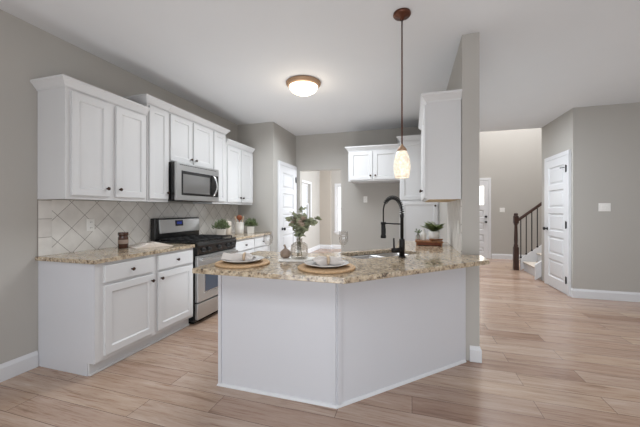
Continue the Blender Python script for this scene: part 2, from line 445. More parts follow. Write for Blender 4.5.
BB = [(0, 0), (0.015, 0), (0.015, 0.098), (0.011, 0.108), (0.007, 0.118), (0.004, 0.128), (0, 0.128)]
def baseboard(name, path, side, label):
    return struct(MB().sweep(path, BB, side=side).build(name, 'trim'), label, 'baseboard')
baseboard('baseboard_left', [(WL, -3.5), (WL, 1.70)], 1, 'white baseboard on the left wall before the cabinets')
baseboard('baseboard_middle', [(0.462, CY), (CX1, CY), (CX1, FOY)], 1, 'white baseboard around the end of the middle wall')
baseboard('baseboard_right', [(HX, 5.325), (HX, HY), (6.0, HY)], 1, 'white baseboard along the right wall')
baseboard('baseboard_foyer', [(1.985, FOY), (6.0, FOY)], 1, 'white baseboard on the foyer wall right of the front door')
baseboard('baseboard_sunroom', [(WL, 5.82), (WL, 9.58), (-2.53, 9.58), (-2.53, 9.70), (0.40, 9.70)], 1, 'white baseboard around the room through the doorway')
baseboard('baseboard_back', [(OX1, FAR), (-0.19, FAR)], 1, 'white baseboard on the far kitchen wall in the fridge space')

# ---- doors
def panel_door(name, w, h, label, cat, loc, rz, knob_left, panels=5, knobz=0.93, lite=False, hinge=True):
    """local: slab in x 0..w, face towards -Y, casing around"""
    d = thing(name, label, cat, loc, rz); d['kind'] = 'structure'
    mb = MB(); t = 0.03; st = 0.10; y0 = -0.004
    rail = 0.085
    # slab
    mb.box(0, w, y0 - 0.008, y0, 0.008, h)
    zs = [0.16]
    if lite:
        cells = [(0.16, 0.30), (0.42, 0.62), (0.74, 0.94), (1.06, 1.26), (1.40, h - 0.14)]
    else:
        ph = (h - 0.17 - 0.12 - rail * (panels - 1)) / panels
        cells = [(0.17 + i * (ph + rail), 0.17 + i * (ph + rail) + ph) for i in range(panels)]
    edges = [0.008] + [z for c in cells for z in c] + [h]
    mb.box(0, st, y0 - t, y0 - 0.008, 0.008, h); mb.box(w - st, w, y0 - t, y0 - 0.008, 0.008, h)
    for i in range(0, len(edges), 2): mb.box(st, w - st, y0 - t, y0 - 0.008, edges[i], edges[i + 1])
    for i, (a, b) in enumerate(cells):
        if lite and i == len(cells) - 1: continue
        bm = mb.bm
        def rect(o, dd): return [bm.verts.new(p) for p in ((st + o, dd, a + o), (w - st - o, dd, a + o), (w - st - o, dd, b - o), (st + o, dd, b - o))]
        R = [rect(0, y0 - t), rect(0.012, y0 - 0.012), rect(0.03, y0 - 0.012), rect(0.05, y0 - t + 0.006)]
        for p, q in zip(R, R[1:]):
            for k in range(4): bm.faces.new((p[k], p[(k + 1) % 4], q[(k + 1) % 4], q[k]))
        bm.faces.new(R[-1])
    mb.build('slab', 'trim', d)
    if lite:
        a, b = cells[-1]
        MB().box(st, w - st, y0 - 0.016, y0 - 0.010, a, b).build('glass_lite', mat_emit_glass('glowing_door_glass', (250, 252, 255), 1.6, 5, 0.1), d)  # pane glows by itself in place of daylight coming through
    cw = 0.064
    mb = MB()
    cp = [(0.003, -0.022), (cw, -0.022)]
    mb.box(-cw, -0.003, -0.036, 0, 0, h + 0.003, 0.004); mb.box(w + 0.003, w + cw, -0.036, 0, 0, h + 0.003, 0.004)
    mb.box(-cw, w + cw, -0.036, 0, h + 0.004, h + 0.004 + cw, 0.004)
    mb.build('casing', 'trim', d)
    kx = 0.06 if knob_left else w - 0.06
    def knob(z, nm='knob'):
        MB().lathe([(0.026, 0), (0.026, -0.006), (0.011, -0.01), (0.011, -0.03), (0.024, -0.036), (0.028, -0.05), (0.022, -0.062), (0.0, -0.064)], (kx, y0 - t, z), 16, axis='Y').build(nm, 'blackm', d)
    knob(knobz)
    if lite: knob(knobz + 0.14, 'deadbolt')
    if hinge:
        hx = w + 0.0 if knob_left else 0.0
        for z in (0.22, h / 2, h - 0.2):
            MB().box(hx - 0.012, hx + 0.012, -0.046, -0.0335, z - 0.05, z + 0.05, 0.003).lathe([(0.007, z - 0.056), (0.007, z + 0.056)], (hx, -0.046, 0), 8).build('hinge', 'blackm', d)
    return d
panel_door('door_1', 0.706, 2.05, 'white five panel pantry door beside the far doorway', 'door', (PX, 4.885, 0), PI / 2, True, knobz=0.93)
dr = panel_door('door_2', 0.73, 2.08, 'white five panel closet door on the right with black hinges', 'door', (HX, 6.12, 0), -PI / 2, True, knobz=0.95)
MB().tube([(0.71, -0.05, 1.90), (0.70, -0.07, 1.90), (0.65, -0.075, 1.90)], 0.006, 8).lathe([(0.012, 0), (0.012, 0.012)], (0.645, -0.075, 1.894), 8).build('door_stop', 'blackm', dr)
panel_door('door_3', 0.90, 2.03, 'white front door with a bright glass pane and black lockset', 'door', (1.00, FOY, 0), 0.0, False, knobz=0.95, lite=True, hinge=False)

# ---- windows in the sunroom
def window(name, w, z0, z1, loc, rz, label):
    d = thing(name, label, 'window', loc, rz); d['kind'] = 'structure'
    c = 0.065
    mb = MB()
    mb.box(-c, 0.0, -0.018, 0, z0 - c, z1 + c, 0.003); mb.box(w, w + c, -0.018, 0, z0 - c, z1 + c, 0.003)
    mb.box(0, w, -0.018, 0, z1, z1 + c, 0.003); mb.box(-c - 0.02, w + c + 0.02, -0.045, 0.0, z0 - 0.03, z0, 0.004)
    mb.box(0, w, -0.018, 0, z0 - c - 0.03, z0 - 0.03, 0.003)
    mb.build('casing', 'trim', d)
    zm = (z0 + z1) / 2; s = 0.04
    for a, b, y in ((z0, zm + 0.02, 0.05), (zm - 0.02, z1, 0.075)):
        mb = MB()
        mb.box(0, s, y, y + 0.03, a, b); mb.box(w - s, w, y, y + 0.03, a, b); mb.box(s, w - s, y, y + 0.03, a, a + s); mb.box(s, w - s, y, y + 0.03, b - s, b)
        f = mb.build('sash', 'trim', d)
        MB().box(s, w - s, y + 0.012, y + 0.018, a + s, b - s).build('pane', 'pane', f)
    return d
window('window_1', 0.76, 0.86, 2.03, (WL, 7.86, 0), PI / 2, 'white framed window on the left seen through the doorway')
window('window_2', 0.76, 0.56, 2.06, (-2.36, 9.70, 0), 0, 'white framed sash window straight through the doorway')

# ------------------------------------------------------------------ cabinet parts
CROWN = lambda z: [(0, z), (0.006, z), (0.010, z + 0.012), (0.016, z + 0.018), (0.040, z + 0.048), (0.046, z + 0.052), (0.050, z + 0.058), (0.050, z + 0.072), (0, z + 0.072)]
def knob(x, z, parent, y=-0.02):
    return MB().lathe([(0.0075, 0), (0.006, -0.008), (0.006, -0.014), (0.014, -0.019), (0.0155, -0.024), (0.012, -0.029), (0.0, -0.031)], (x, y, z), 14, axis='Y').build('knob', 'bronze', parent)
def door(parent, x0, x1, z0, z1, kx=None, kz=None, y=0.0):
    d = MB().paneldoor(x0, x1, z0, z1, y).build('door', 'cab', parent)
    if kx is not None: knob(kx, kz, d, y - 0.02)
    return d
def wall_cabinet(label, w, depth, z0, z1, doors, loc, rz, crown=True, crown_path=None, name='wall_cabinet', group=None):
    t = thing(name, label, 'cabinet', loc, rz, group)
    mb = MB().box(0, w, 0, depth, z0 + 0.012, z1, 0.0015, 1)
    mb.box(0.0, w, 0.0, 0.02, z0, z0 + 0.012); mb.box(0, 0.016, 0.02, depth, z0, z0 + 0.012); mb.box(w - 0.016, w, 0.02, depth, z0, z0 + 0.012)
    mb.build('body', 'cab', t)
    for d in doors: door(t, *d)
    if crown:
        MB().sweep(crown_path or [(0, depth), (0, 0), (w, 0), (w, depth)], CROWN(z1 - 0.012), side=-1 if False else 1).build('crown_moulding', 'cab', t)
    return t
G_U = None
XF = -2.585; UD = XF - WL - 0.002
zb, zt1, zt2 = 1.35, 2.235, 2.365
gap = 0.012
def crown_path(w, d, l, r):
    p = []
    if l: p.append((0, d))
    p += [(0, 0), (w, 0)]
    if r: p.append((w, d))
    return p
# run on the left wall: local x = world Y
wall_cabinet('near two door white wall cabinet over the left counter', 0.757, UD, zb, zt1,
    [(0.038, 0.355, zb + 0.03, zt1 - 0.03, 0.325, zb + 0.10), (0.415, 0.74, zb + 0.03, zt1 - 0.03, 0.445, zb + 0.10)], (XF, 1.70, 0), PI / 2, crown_path=crown_path(0.757, UD, True, False))
wall_cabinet('tall narrow white wall cabinet left of the microwave', 0.283, UD, zb, zt2,
    [(0.02, 0.272, zb + 0.03, zt2 - 0.03, 0.25, zb + 0.10)], (XF, 2.463, 0), PI / 2, crown_path=crown_path(0.283, UD, True, False))
wall_cabinet('short two door white cabinet directly above the microwave', 0.776, UD, 1.80, zt2,
    [(0.02, 0.362, 1.815, zt2 - 0.03, 0.335, 1.87), (0.394, 0.756, 1.815, zt2 - 0.03, 0.42, 1.87)], (XF, 2.749, 0), PI / 2, crown_path=crown_path(0.776, UD, False, False))
wall_cabinet('tall narrow white wall cabinet right of the microwave', 0.303, UD, zb, zt2,
    [(0.02, 0.28, zb + 0.03, zt2 - 0.03, 0.045, zb + 0.10)], (XF, 3.528, 0), PI / 2, crown_path=crown_path(0.303, UD, False, True))
wall_cabinet('two door white wall cabinet above the potted plants in the corner', 0.775, UD, zb, zt1,
    [(0.03, 0.385, zb + 0.03, zt1 - 0.03, 0.355, zb + 0.10), (0.405, 0.758, zb + 0.03, zt1 - 0.03, 0.435, zb + 0.10)], (XF, 3.834, 0), PI / 2, crown_path=crown_path(0.775, UD, False, False))
# right side: faces -X, on the kitchen side of the middle wall
rcab = wall_cabinet('white wall cabinet hung on the right end wall above the wooden tray', 1.03, 0.278, 1.356, 2.215,
    [(0.02, 0.50, 1.372, 2.19, 0.465, 1.46), (0.53, 1.01, 1.372, 2.19, 0.565, 1.46)], (CX0 - 0.280, 3.865, 0), -PI / 2)
MB().box(0.017, 1.013, 0.0205, 0.27, 1.3555, 1.3675).build('bottom_panel', mat('raw_plywood', (196, 168, 130), 0.6, var=0.1, vscale=20), rcab)
# fridge cabinet and pantry cabinet on the back wall
wall_cabinet('two door white cabinet above the empty fridge space', 0.838, 0.605, 1.745, 2.262,
    [(0.03, 0.405, 1.765, 2.235, 0.375, 1.83), (0.425, 0.81, 1.765, 2.235, 0.455, 1.83)], (-1.030, 5.073, 0), 0, crown_path=crown_path(0.838, 0.605, True, False))
t = thing('pantry_cabinet', 'tall white pantry cabinet right of the empty fridge space', 'cabinet', (-0.190, 5.073, 0))
MB().box(0, 0.592, 0, 0.605, 0.10, 2.385, 0.0015, 1).box(0, 0.592, 0.06, 0.605, 0, 0.10).build('body', 'cab', t)
door(t, 0.02, 0.572, 1.425, 2.35, 0.535, 1.50); door(t, 0.02, 0.572, 0.13, 1.405, 0.535, 1.33)
MB().sweep([(0, 0.605), (0, 0), (0.592, 0)], CROWN(2.373)).build('crown_moulding', 'cab', t)

# base cabinets on the left wall
BF = -2.29
def base_cabinet(label, y0, w, cells, loc_x=BF, depth=None, name='base_cabinet', lpanel=False):
    depth = depth or (loc_x - WL - 0.002)
    t = thing(name, label, 'cabinet', (loc_x, y0, 0), PI / 2)
    mb = MB().box(0, w, 0, depth, 0.10, ZC - TH - 0.001, 0.0015, 1).box(0.0, w, 0.07, depth, 0, 0.10)
    mb.build('body', 'cab', t)
    MB().box(0.0, w, 0.058, 0.0695, 0.0, 0.099).box(0.0, w, 0.046, 0.058, 0.0, 0.018, 0.003).build('toe_kick', 'cab', t)
    for (x0, x1, ks) in cells:
        d = MB().paneldoor(x0, x1, 0.70, 0.832, fr=0).build('drawer', 'cab', t)
        knob((x0 + x1) / 2, 0.766, d)
        door(t, x0, x1, 0.135, 0.675, x1 - 0.03 if ks > 0 else x0 + 0.03, 0.62)
    if lpanel:
        MB().box(-0.006, 0.0, 0.07, depth, 0.0, ZC - TH - 0.001).box(-0.006, 0, 0.0, 0.07, 0.10, ZC - TH - 0.001).build('end_panel', 'panel', t)
    return t
base_cabinet('white base cabinet with two drawers nearest on the left', 1.712, 1.076, [(0.065, 0.535, 1), (0.585, 1.055, -1)], lpanel=True)
base_cabinet('white base cabinet beyond the gas range in the corner', 3.572, 1.084, [(0.03, 0.53, 1), (0.555, 1.055, -1)])

# countertops
def counter(name, outer, label, holes=()):
    mb = MB().prism(outer, ZC - TH, ZC, holes)
    bm = mb.bm
    o = mb.build(name, 'granite')
    bv = o.modifiers.new('eased_edge', 'BEVEL'); bv.width = 0.004; bv.segments = 2; bv.limit_method = 'ANGLE'; bv.angle_limit = math.radians(50)
    return tag(o, label, 'countertop')
counter('countertop', [(WL + 0.001, 1.682), (-2.262, 1.682), (-2.262, 2.788), (WL + 0.001, 2.788)], 'short speckled brown granite countertop left of the gas range')
counter('countertop', [(WL + 0.001, 3.572), (-2.262, 3.572), (-2.262, RET - 0.002), (WL + 0.001, RET - 0.002)], 'speckled granite countertop in the corner under the potted plants')

# ------------------------------------------------------------------ peninsula
S2 = math.sqrt(0.5)
PC = Vector((-0.463, 1.898)); AX = Vector((S2, S2)); NX = Vector((-S2, S2))
def pp(al, pe): v = PC + AX * al + NX * pe; return (v.x, v.y)
def rrect(a0, a1, p0, p1, r, n=5):
    pts = []
    for (ca, cp, s) in ((a1 - r, p1 - r, 0), (a0 + r, p1 - r, 1), (a0 + r, p0 + r, 2), (a1 - r, p0 + r, 3)):
        for k in range(n + 1):
            th = PI / 2 * (s + k / n); pts.append(pp(ca + r * math.cos(th), cp + r * math.sin(th)))
    return pts
ov = 0.262; tn = math.tan(PI / 8)
corner_f = (PC.x + ov * tn, PC.y - ov)
A0, A1, P0, P1 = 0.355, 1.02, 0.235, 0.565
# front edge along the 45 degree line: Y = X + k
kf = corner_f[1] - corner_f[0]
tipx = 0.553
kb = PC.y - PC.x + 0.64 / S2
outer = [(-1.352, PC.y - ov), corner_f, (tipx, tipx + kf), (tipx, CY - 0.002), (CX0 - 0.001, CY - 0.002), (CX0 - 0.001, 3.865), (-0.16, 3.865), (-0.16, -0.16 + kb), (2.52 - kb, 2.52), (-1.352, 2.52)]
counter('countertop', outer, 'large angled speckled granite countertop of the peninsula with cut out sink', [rrect(A0, A1, P0, P1, 0.05)])

zt = ZC - TH - 0.001
pen = thing('peninsula_cabinet', 'white panelled angled peninsula base in the middle of the kitchen', 'cabinet', (PC.x, PC.y, 0))
def w2l(p): return (p[0] - PC.x, p[1] - PC.y)
def wallstrip(mb, a, b, th, z0, z1):
    a = Vector(a); b = Vector(b); d = (b - a).normalized(); n = Vector((-d.y, d.x)) * th
    mb.prism([w2l(a), w2l(b), w2l(b + n), w2l(a + n)], z0, z1)
endL = -1.330
p_end = (0.430, 0.430 + PC.y - PC.x)
mb = MB(); wallstrip(mb, (endL, PC.y), (PC.x, PC.y), 0.02, 0, zt); mb.build('front_panel', 'panel', pen)
mb = MB(); wallstrip(mb, PC, p_end, 0.02, 0, zt); mb.build('angled_panel', 'panel', pen)
mb = MB(); wallstrip(mb, (endL, 2.49), (endL, PC.y + 0.021), 0.02, 0, zt); mb.build('end_panel', 'panel', pen)
mb = MB()
kb2 = PC.y - PC.x + 0.615 / S2
wallstrip(mb, (2.49 - kb2, 2.49), (endL + 0.021, 2.49), 0.02, 0.1, zt); wallstrip(mb, (-0.135, -0.135 + kb2), (2.49 - kb2, 2.49), 0.02, 0.1, zt)
wallstrip(mb, (-0.135, 3.86), (-0.135, -0.135 + kb2), 0.02, 0.1, zt); wallstrip(mb, (0.40, 3.86), (-0.115, 3.86), 0.02, 0, zt)
mb.build('kitchen_side', 'cab', pen)
# trims: corner battens and shoe moulding
mb = MB(); n_ = 0.006
mb.box(*[v - PC.x for v in (endL - 0.004, endL + 0.020)], -0.012, 0.0, 0.02, zt)
mb.build('corner_batten', 'panel', pen)
mb = MB()
mb.box(-0.024, -0.003, -0.012, -0.0, 0.02, zt)
mb.build('corner_batten', 'panel', pen)
q_ = 0.0085
mb = MB().prism([(0.004 + q_, 0.004 - q_), (0.022 + q_, 0.022 - q_), (0.022, 0.022), (0.004, 0.004)], 0.02, zt)
mb.build('corner_batten', 'panel', pen)
SH = [(0, 0), (0.014, 0), (0.013, 0.008), (0.008, 0.015), (0, 0.019)]
MB().sweep([w2l((endL, 2.49)), w2l((endL, PC.y)), (0, 0), w2l((p_end[0] - 0.008, p_end[1] - 0.008))], SH, side=1).build('shoe_moulding', 'trim', pen)

# sink: two undermount bowls
snk = thing('kitchen_sink', 'stainless double bowl sink set in the angled granite counter', 'sink', (*pp((A0 + A1) / 2, (P0 + P1) / 2), 0.66))
sl = snk.location
def bowl(a0, a1, p0, p1, name):
    mb = MB(); bm = mb.bm; zt_ = ZC - TH - 0.002
    def ring(a0, a1, p0, p1, r, z): return [bm.verts.new((x - sl.x, y - sl.y, z - sl.z)) for x, y in rrect(a0, a1, p0, p1, r)]
    R = [ring(a0 - 0.012, a1 + 0.012, p0 - 0.012, p1 + 0.012, 0.06, zt_ - 0.003), ring(a0 - 0.012, a1 + 0.012, p0 - 0.012, p1 + 0.012, 0.06, zt_),
         ring(a0, a1, p0, p1, 0.05, zt_), ring(a0 + 0.006, a1 - 0.006, p0 + 0.006, p1 - 0.006, 0.05, zt_ - 0.03), ring(a0 + 0.012, a1 - 0.012, p0 + 0.012, p1 - 0.012, 0.05, 0.70), ring(a0 + 0.04, a1 - 0.04, p0 + 0.04, p1 - 0.04, 0.03, 0.675)]
    for a, b in zip(R, R[1:]):
        for k in range(len(a)):
            f = bm.faces.new((a[k], a[(k + 1) % len(a)], b[(k + 1) % len(a)], b[k])); f.smooth = True
    bm.faces.new(R[-1])
    b_ = mb.build(name, 'steel', snk)
    x, y = pp((a0 + a1) / 2, (p0 + p1) / 2)
    MB().lathe([(0.04, 0.677), (0.04, 0.681), (0.03, 0.679), (0.0, 0.679)], (x - sl.x, y - sl.y, -sl.z), 20).build('drain', 'steel2', b_)
bowl(A0 + 0.005, 0.715, P0 + 0.005, P1 - 0.005, 'bowl'); bowl(0.745, A1 - 0.005, P0 + 0.005, P1 - 0.005, 'bowl')

# faucet
fb = pp(0.697, 0.150)
fc = thing('kitchen_faucet', 'black spring neck pull down faucet standing behind the sink', 'faucet', (fb[0], fb[1], ZC), PI / 4)
# local: x = along peninsula, y = towards the sink
MB().lathe([(0.028, 0.0), (0.028, 0.006), (0.024, 0.012)], seg=24).lathe([(0.0215, 0.010), (0.0215, 0.14), (0.018, 0.146)], seg=24).build('base', 'blackm', fc)
MB().lathe([(0.0135, 0.14), (0.0135, 0.315), (0.016, 0.318), (0.016, 0.335), (0.013, 0.34)], seg=20).build('riser', 'blackm', fc)
arc = []
R_ = 0.112
for k in range(40):
    a = PI * k / 39
    arc.append(Vector((0, R_ - R_ * math.cos(a), 0.365 + R_ * math.sin(a))))
path = [Vector((0, 0, 0.33 + 0.035 * i / 6)) for i in range(6)] + arc + [Vector((0, 2 * R_, 0.365 - 0.11 * i / 6)) for i in range(1, 7)]
MB().tube(path, 0.0062, 10).build('hose', 'blackm', fc)
# spring coil around the arc
def resample(pts, n):
    L = [0]
    for a, b in zip(pts, pts[1:]): L.append(L[-1] + (b - a).length)
    out = []
    j = 0
    for i in range(n):
        s = L[-1] * i / (n - 1)
        while j < len(L) - 2 and L[j + 1] < s: j += 1
        f_ = (s - L[j]) / max(1e-9, L[j + 1] - L[j]); out.append(pts[j].lerp(pts[j + 1], min(1, f_)))
    return out
sp = resample(path[:38], 18 * 10); coil = []
for i, p in enumerate(sp):
    tg = (sp[min(i + 1, len(sp) - 1)] - sp[max(i - 1, 0)]).normalized(); u = Vector((1, 0, 0)); w = tg.cross(u)
    a = 2 * PI * i / 10; coil.append(p + u * (0.0145 * math.cos(a)) + w * (0.0145 * math.sin(a)))
MB().tube(coil, 0.0036, 6).build('spring', 'blackm', fc)
sh = MB().lathe([(0.012, 0.262), (0.016, 0.255), (0.0185, 0.245), (0.0185, 0.165), (0.023, 0.155), (0.024, 0.135), (0.017, 0.133)], (0, 2 * R_, 0), 20).build('spray_head', 'blackm', fc)
MB().box(-0.005, 0.005, 2 * R_ - 0.028, 2 * R_ - 0.018, 0.17, 0.22, 0.003).build('button', 'castiron', sh)
MB().tube([(0, 0.0, 0.262), (0, 2 * R_ - 0.017, 0.262)], 0.006, 10).lathe([(0.0225, 0.252), (0.0225, 0.272)], (0, 2 * R_, 0), 20).build('holder_arm', 'blackm', fc)
MB().tube([(-0.02, 0, 0.06), (-0.095, 0, 0.06)], 0.0185, 16).tube([(-0.082, 0, 0.065), (-0.082, 0, 0.095), (-0.084, 0, 0.155)], [0.008, 0.007, 0.006], 10).build('lever_handle', 'blackm', fc)

# ------------------------------------------------------------------ backsplash
o = MB().box(WL, WL + 0.008, 1.80, RET - 0.001, ZC, 1.349).build('tile_backsplash', 'tile_d')
tag(o, 'beige diagonal tile backsplash behind the gas range', 'backsplash')
MB().box(WL, WL + 0.009, 1.70, 1.799, ZC, 1.349).build('border_tile', 'tile_s', o)
o = MB().box(CX0 - 0.008, CX0, 2.825, 3.87, ZC, 1.354).build('tile_backsplash', 'tile_d')
tag(o, 'tile backsplash strip on the right wall behind the wooden tray', 'backsplash')

# ------------------------------------------------------------------ gas range
rg = thing('gas_range', 'stainless and black gas range between the left counters', 'range', (-2.258, 2.797, 0), PI / 2)
W = 0.762
MB().box(0, W, 0.02, 0.63, 0.03, ZC - 0.004, 0.004).box(0.03, W - 0.03, 0.06, 0.6, 0, 0.03).build('body', 'black', rg)
mb = MB().box(-0.002, W + 0.002, -0.02, 0.625, ZC - 0.003, ZC + 0.015, 0.006)
mb.build('cooktop', 'black', rg)
# sloped control panel
mb = MB(); bm = mb.bm
pr = [(0.02, 0.765), (-0.012, 0.765), (-0.03, 0.868), (-0.02, 0.885), (0.02, 0.885)]
va = [bm.verts.new((0.004, y, z)) for y, z in pr]; vb = [bm.verts.new((W - 0.004, y, z)) for y, z in pr]
for i in range(5): bm.faces.new((va[i], va[(i + 1) % 5], vb[(i + 1) % 5], vb[i]))
bm.faces.new(va); bm.faces.new(vb[::-1])
cpn = mb.build('control_panel', 'black', rg)
for x in (0.09, 0.19, 0.381, 0.57, 0.67):
    MB().lathe([(0.024, 0.0), (0.024, -0.006), (0.019, -0.01), (0.017, -0.03), (0.0, -0.031)], (x, -0.021, 0.82), 18, axis='Y').box(x - 0.004, x + 0.004, -0.056, -0.03, 0.803, 0.837, 0.002).build('burner_knob', 'blackm', cpn)
dv = MB().box(0.006, W - 0.006, -0.02, 0.019, 0.245, 0.755, 0.006).build('oven_door', 'steel', rg)
MB().box(0.11, W - 0.11, -0.024, -0.019, 0.33, 0.64, 0.008).build('window_frame', 'steel2', dv)
MB().box(0.125, W - 0.125, -0.026, -0.0235, 0.345, 0.625).build('window_glass', 'ovenglass', dv)
MB().box(0.02, W - 0.02, -0.066, -0.044, 0.705, 0.738, 0.008, 3).box(0.05, 0.08, -0.046, -0.019, 0.71, 0.733).box(W - 0.08, W - 0.05, -0.046, -0.019, 0.71, 0.733).build('oven_handle', 'steel2', dv)
MB().box(0.006, W - 0.006, -0.018, 0.019, 0.055, 0.232, 0.006).build('storage_drawer', 'steel', rg)
# grates
for gx in (0.03, 0.275, 0.52):
    mb = MB()
    for x in (gx, gx + 0.105, gx + 0.21): mb.box(x - 0.005, x + 0.005, 0.03, 0.52, ZC + 0.028, ZC + 0.04, 0.002, 1)
    for y in (0.03, 0.15, 0.275, 0.40, 0.52): mb.box(gx - 0.005, gx + 0.215, y - 0.005, y + 0.005, ZC + 0.027, ZC + 0.039, 0.002, 1)
    for x in (gx, gx + 0.21):
        for y in (0.03, 0.52): mb.box(x - 0.006, x + 0.006, y - 0.006, y + 0.006, ZC + 0.014, ZC + 0.03)
    mb.build('grate', 'castiron', rg)
for bx, by in ((0.135, 0.15), (0.135, 0.40), (0.627, 0.15), (0.627, 0.40), (0.381, 0.275)):
    MB().lathe([(0.05, ZC + 0.013), (0.048, ZC + 0.02), (0.034, ZC + 0.021), (0.034, ZC + 0.026), (0.0, ZC + 0.027)], (bx, by, 0), 20).build('burner', 'castiron', rg)
bgd = MB().box(-0.001, W + 0.001, 0.558, 0.628, ZC + 0.005, 1.165, 0.01, 3).build('backguard', 'black', rg)
rm = Matrix.Rotation(math.radians(-6), 4, 'X')
fp = MB().box(0.055, W - 0.02, 0.543, 0.565, 0.985, 1.150, 0.006, 2, rm).build('control_face', 'steel', bgd)
MB().box(0.30, 0.43, 0.5415, 0.553, 1.065, 1.135, 0.002, 1, rm).build('display_frame', 'darkglass', bgd)
MB().box(0.325, 0.405, 0.5385, 0.549, 1.088, 1.118, 0.001, 1, rm).build('display', 'display', bgd)

# microwave
mw = thing('microwave', 'stainless over the range microwave with black window and curved handle', 'microwave', (-2.475, 2.752, 0), PI / 2)
mz0, mz1 = 1.372, 1.797
W2 = 0.77
MB().box(0, W2, 0.03, 0.41, mz0 + 0.005, mz1, 0.004).build('body', 'black', mw)
MB().box(0.02, W2 - 0.02, 0.04, 0.36, mz0 - 0.004, mz0 + 0.006).build('underside_vent', 'blackm', mw)
fr = MB().box(0, W2, 0.0, 0.031, mz0, mz1, 0.006, 3).build('door', 'steel', mw)
MB().box(0.075, W2 - 0.02, -0.004, 0.002, mz0 + 0.06, mz1 - 0.088, 0.003).build('window_frame', 'black', fr)
MB().box(0.095, 0.565, -0.006, -0.0035, mz0 + 0.085, mz1 - 0.125).build('window_glass', mat('lightened_screen_glass', (104, 102, 100), 0.10, spec=1.0), fr)  # glass colour lightened to stand in for the room's reflection
hp = []
for k in range(13):
    a = k / 12
    hp.append((0.625 + 0.03 * math.sin(PI * a), -0.012 - 0.04 * math.sin(PI * a) ** 0.6, mz0 + 0.07 + a * (mz1 - mz0 - 0.165)))
MB().tube(hp, 0.0125, 10).build('handle', 'steel2', fr)
mb = MB()
for i in range(22): mb.box(0.05 + i * 0.03, 0.073 + i * 0.03, -0.002, 0.0005, mz1 - 0.028, mz1 - 0.022)
mb.build('top_vent', 'dark', fr)

# ------------------------------------------------------------------ lamps
pd = thing('pendant_lamp', 'bronze pendant lamp with glowing mottled glass shade over the sink', 'lamp', (-0.072, 2.37, H))
MB().lathe([(0.064, -0.0005), (0.066, -0.012), (0.058, -0.024), (0.02, -0.03), (0.012, -0.05), (0.0, -0.05)], seg=28).build('canopy', 'bronze_c', pd)
MB().tube([(0, 0, -0.045), (0, 0, -1.0)], 0.0055, 10).build('rod', 'bronze_c', pd)
MB().lathe([(0.007, -0.982), (0.012, -0.996), (0.024, -1.008), (0.034, -1.022), (0.037, -1.036), (0.0, -1.036)], seg=24).build('socket_cap', 'bronze_l', pd)
MB().lathe([(0.034, -1.034), (0.046, -1.06), (0.057, -1.10), (0.062, -1.14), (0.0615, -1.17), (0.057, -1.205), (0.051, -1.235), (0.048, -1.233), (0.054, -1.20), (0.058, -1.16), (0.053, -1.10), (0.034, -1.05)], seg=32, cap0=False, cap1=False).build('glass_shade', 'mosaic', pd)

fl = thing('ceiling_lamp', 'round bronze rimmed flush ceiling lamp with glowing glass bowl', 'lamp', (-1.205, 3.33, H))
MB().lathe([(0.195, -0.0005), (0.203, -0.01), (0.2, -0.022), (0.185, -0.04), (0.165, -0.052), (0.16, -0.045)], seg=40).build('rim', 'bronze_l', fl)
MB().lathe([(0.168, -0.046), (0.16, -0.072), (0.14, -0.098), (0.1, -0.122), (0.05, -0.136), (0.0, -0.139)], seg=40, cap0=False).build('glass_bowl', 'lampglass', fl)
MB().lathe([(0.0, -0.137), (0.010, -0.138), (0.009, -0.147), (0.004, -0.153), (0.0, -0.154)], seg=14).build('finial', 'bronze', fl)
l = bpy.data.lights.new('ceiling_bulb', 'POINT'); l.energy = 2.5; l.color = (1, 0.88, 0.72); l.shadow_soft_size = 0.12
lo = bpy.data.objects.new('ceiling_bulb', l); COL.objects.link(lo); lo.parent = fl; lo.location = (0, 0, -0.30)

# ------------------------------------------------------------------ switches and outlets
def plate_thing(name, label, cat, loc, rz, n=1, outlet=False, extra=0.0):
    t = thing(name, label, cat, loc, rz)
    w = 0.072 + 0.046 * (n - 1) + extra
    MB().box(-w / 2, w / 2, -0.006, 0, -0.058, 0.058, 0.003).build('cover_plate', 'plastic', t)
    for i in range(n):
        x = (i - (n - 1) / 2) * 0.046
        if outlet:
            for z in (-0.026, 0.026):
                r = MB().box(x - 0.017, x + 0.017, -0.009, -0.005, z - 0.016, z + 0.016, 0.004).build('receptacle', 'plastic', t)
                MB().box(x - 0.009, x - 0.006, -0.0096, -0.0088, z - 0.004, z + 0.006).box(x + 0.006, x + 0.009, -0.0096, -0.0088, z - 0.004, z + 0.006).build('slot', 'dark', r)
        else:
            MB().box(x - 0.016, x + 0.016, -0.010, -0.005, -0.033, 0.033, 0.002).build('rocker', 'plastic', t)
    return t
plate_thing('wall_outlet', 'pale outlet on the diagonal tile above the left counter', 'outlet', (WL + 0.008, 2.12, 1.122), PI / 2, outlet=True)
plate_thing('wall_outlet', 'white outlet plate on the far wall in the fridge space', 'outlet', (-0.83, FAR, 1.46), 0, outlet=True)
plate_thing('light_switch', 'white double switch plate on the right greige wall', 'switch', (2.60, HY, 1.30), 0, 2, extra=0.022)
plate_thing('light_switch', 'white switch plate on the foyer wall beside the front door', 'switch', (2.23, FOY, 1.263), 0, 2)
plate_thing('light_switch', 'small pale switch plate on the right tile strip', 'switch', (CX0 - 0.008, 2.96, 1.11), -PI / 2, 1)

# ------------------------------------------------------------------ stairs
st = thing('staircase', 'pale carpeted stairs rising to the right behind the closet wall', 'stairs', (2.24, 6.46, 0))
rise, run = 0.19, 0.245
for i in range(11):
    s_ = MB().box(i * run, i * run + run + 0.02, 0.0, 0.88, i * rise if i else 0, (i + 1) * rise - 0.03)
    s_.build('riser', 'trim', st)
    MB().box(i * run - 0.025, i * run + run, 0.0, 0.88, (i + 1) * rise - 0.03, (i + 1) * rise, 0.012, 3).build('tread', 'carpet', st)
sl_ = rise / run
mb = MB(); bm = mb.bm
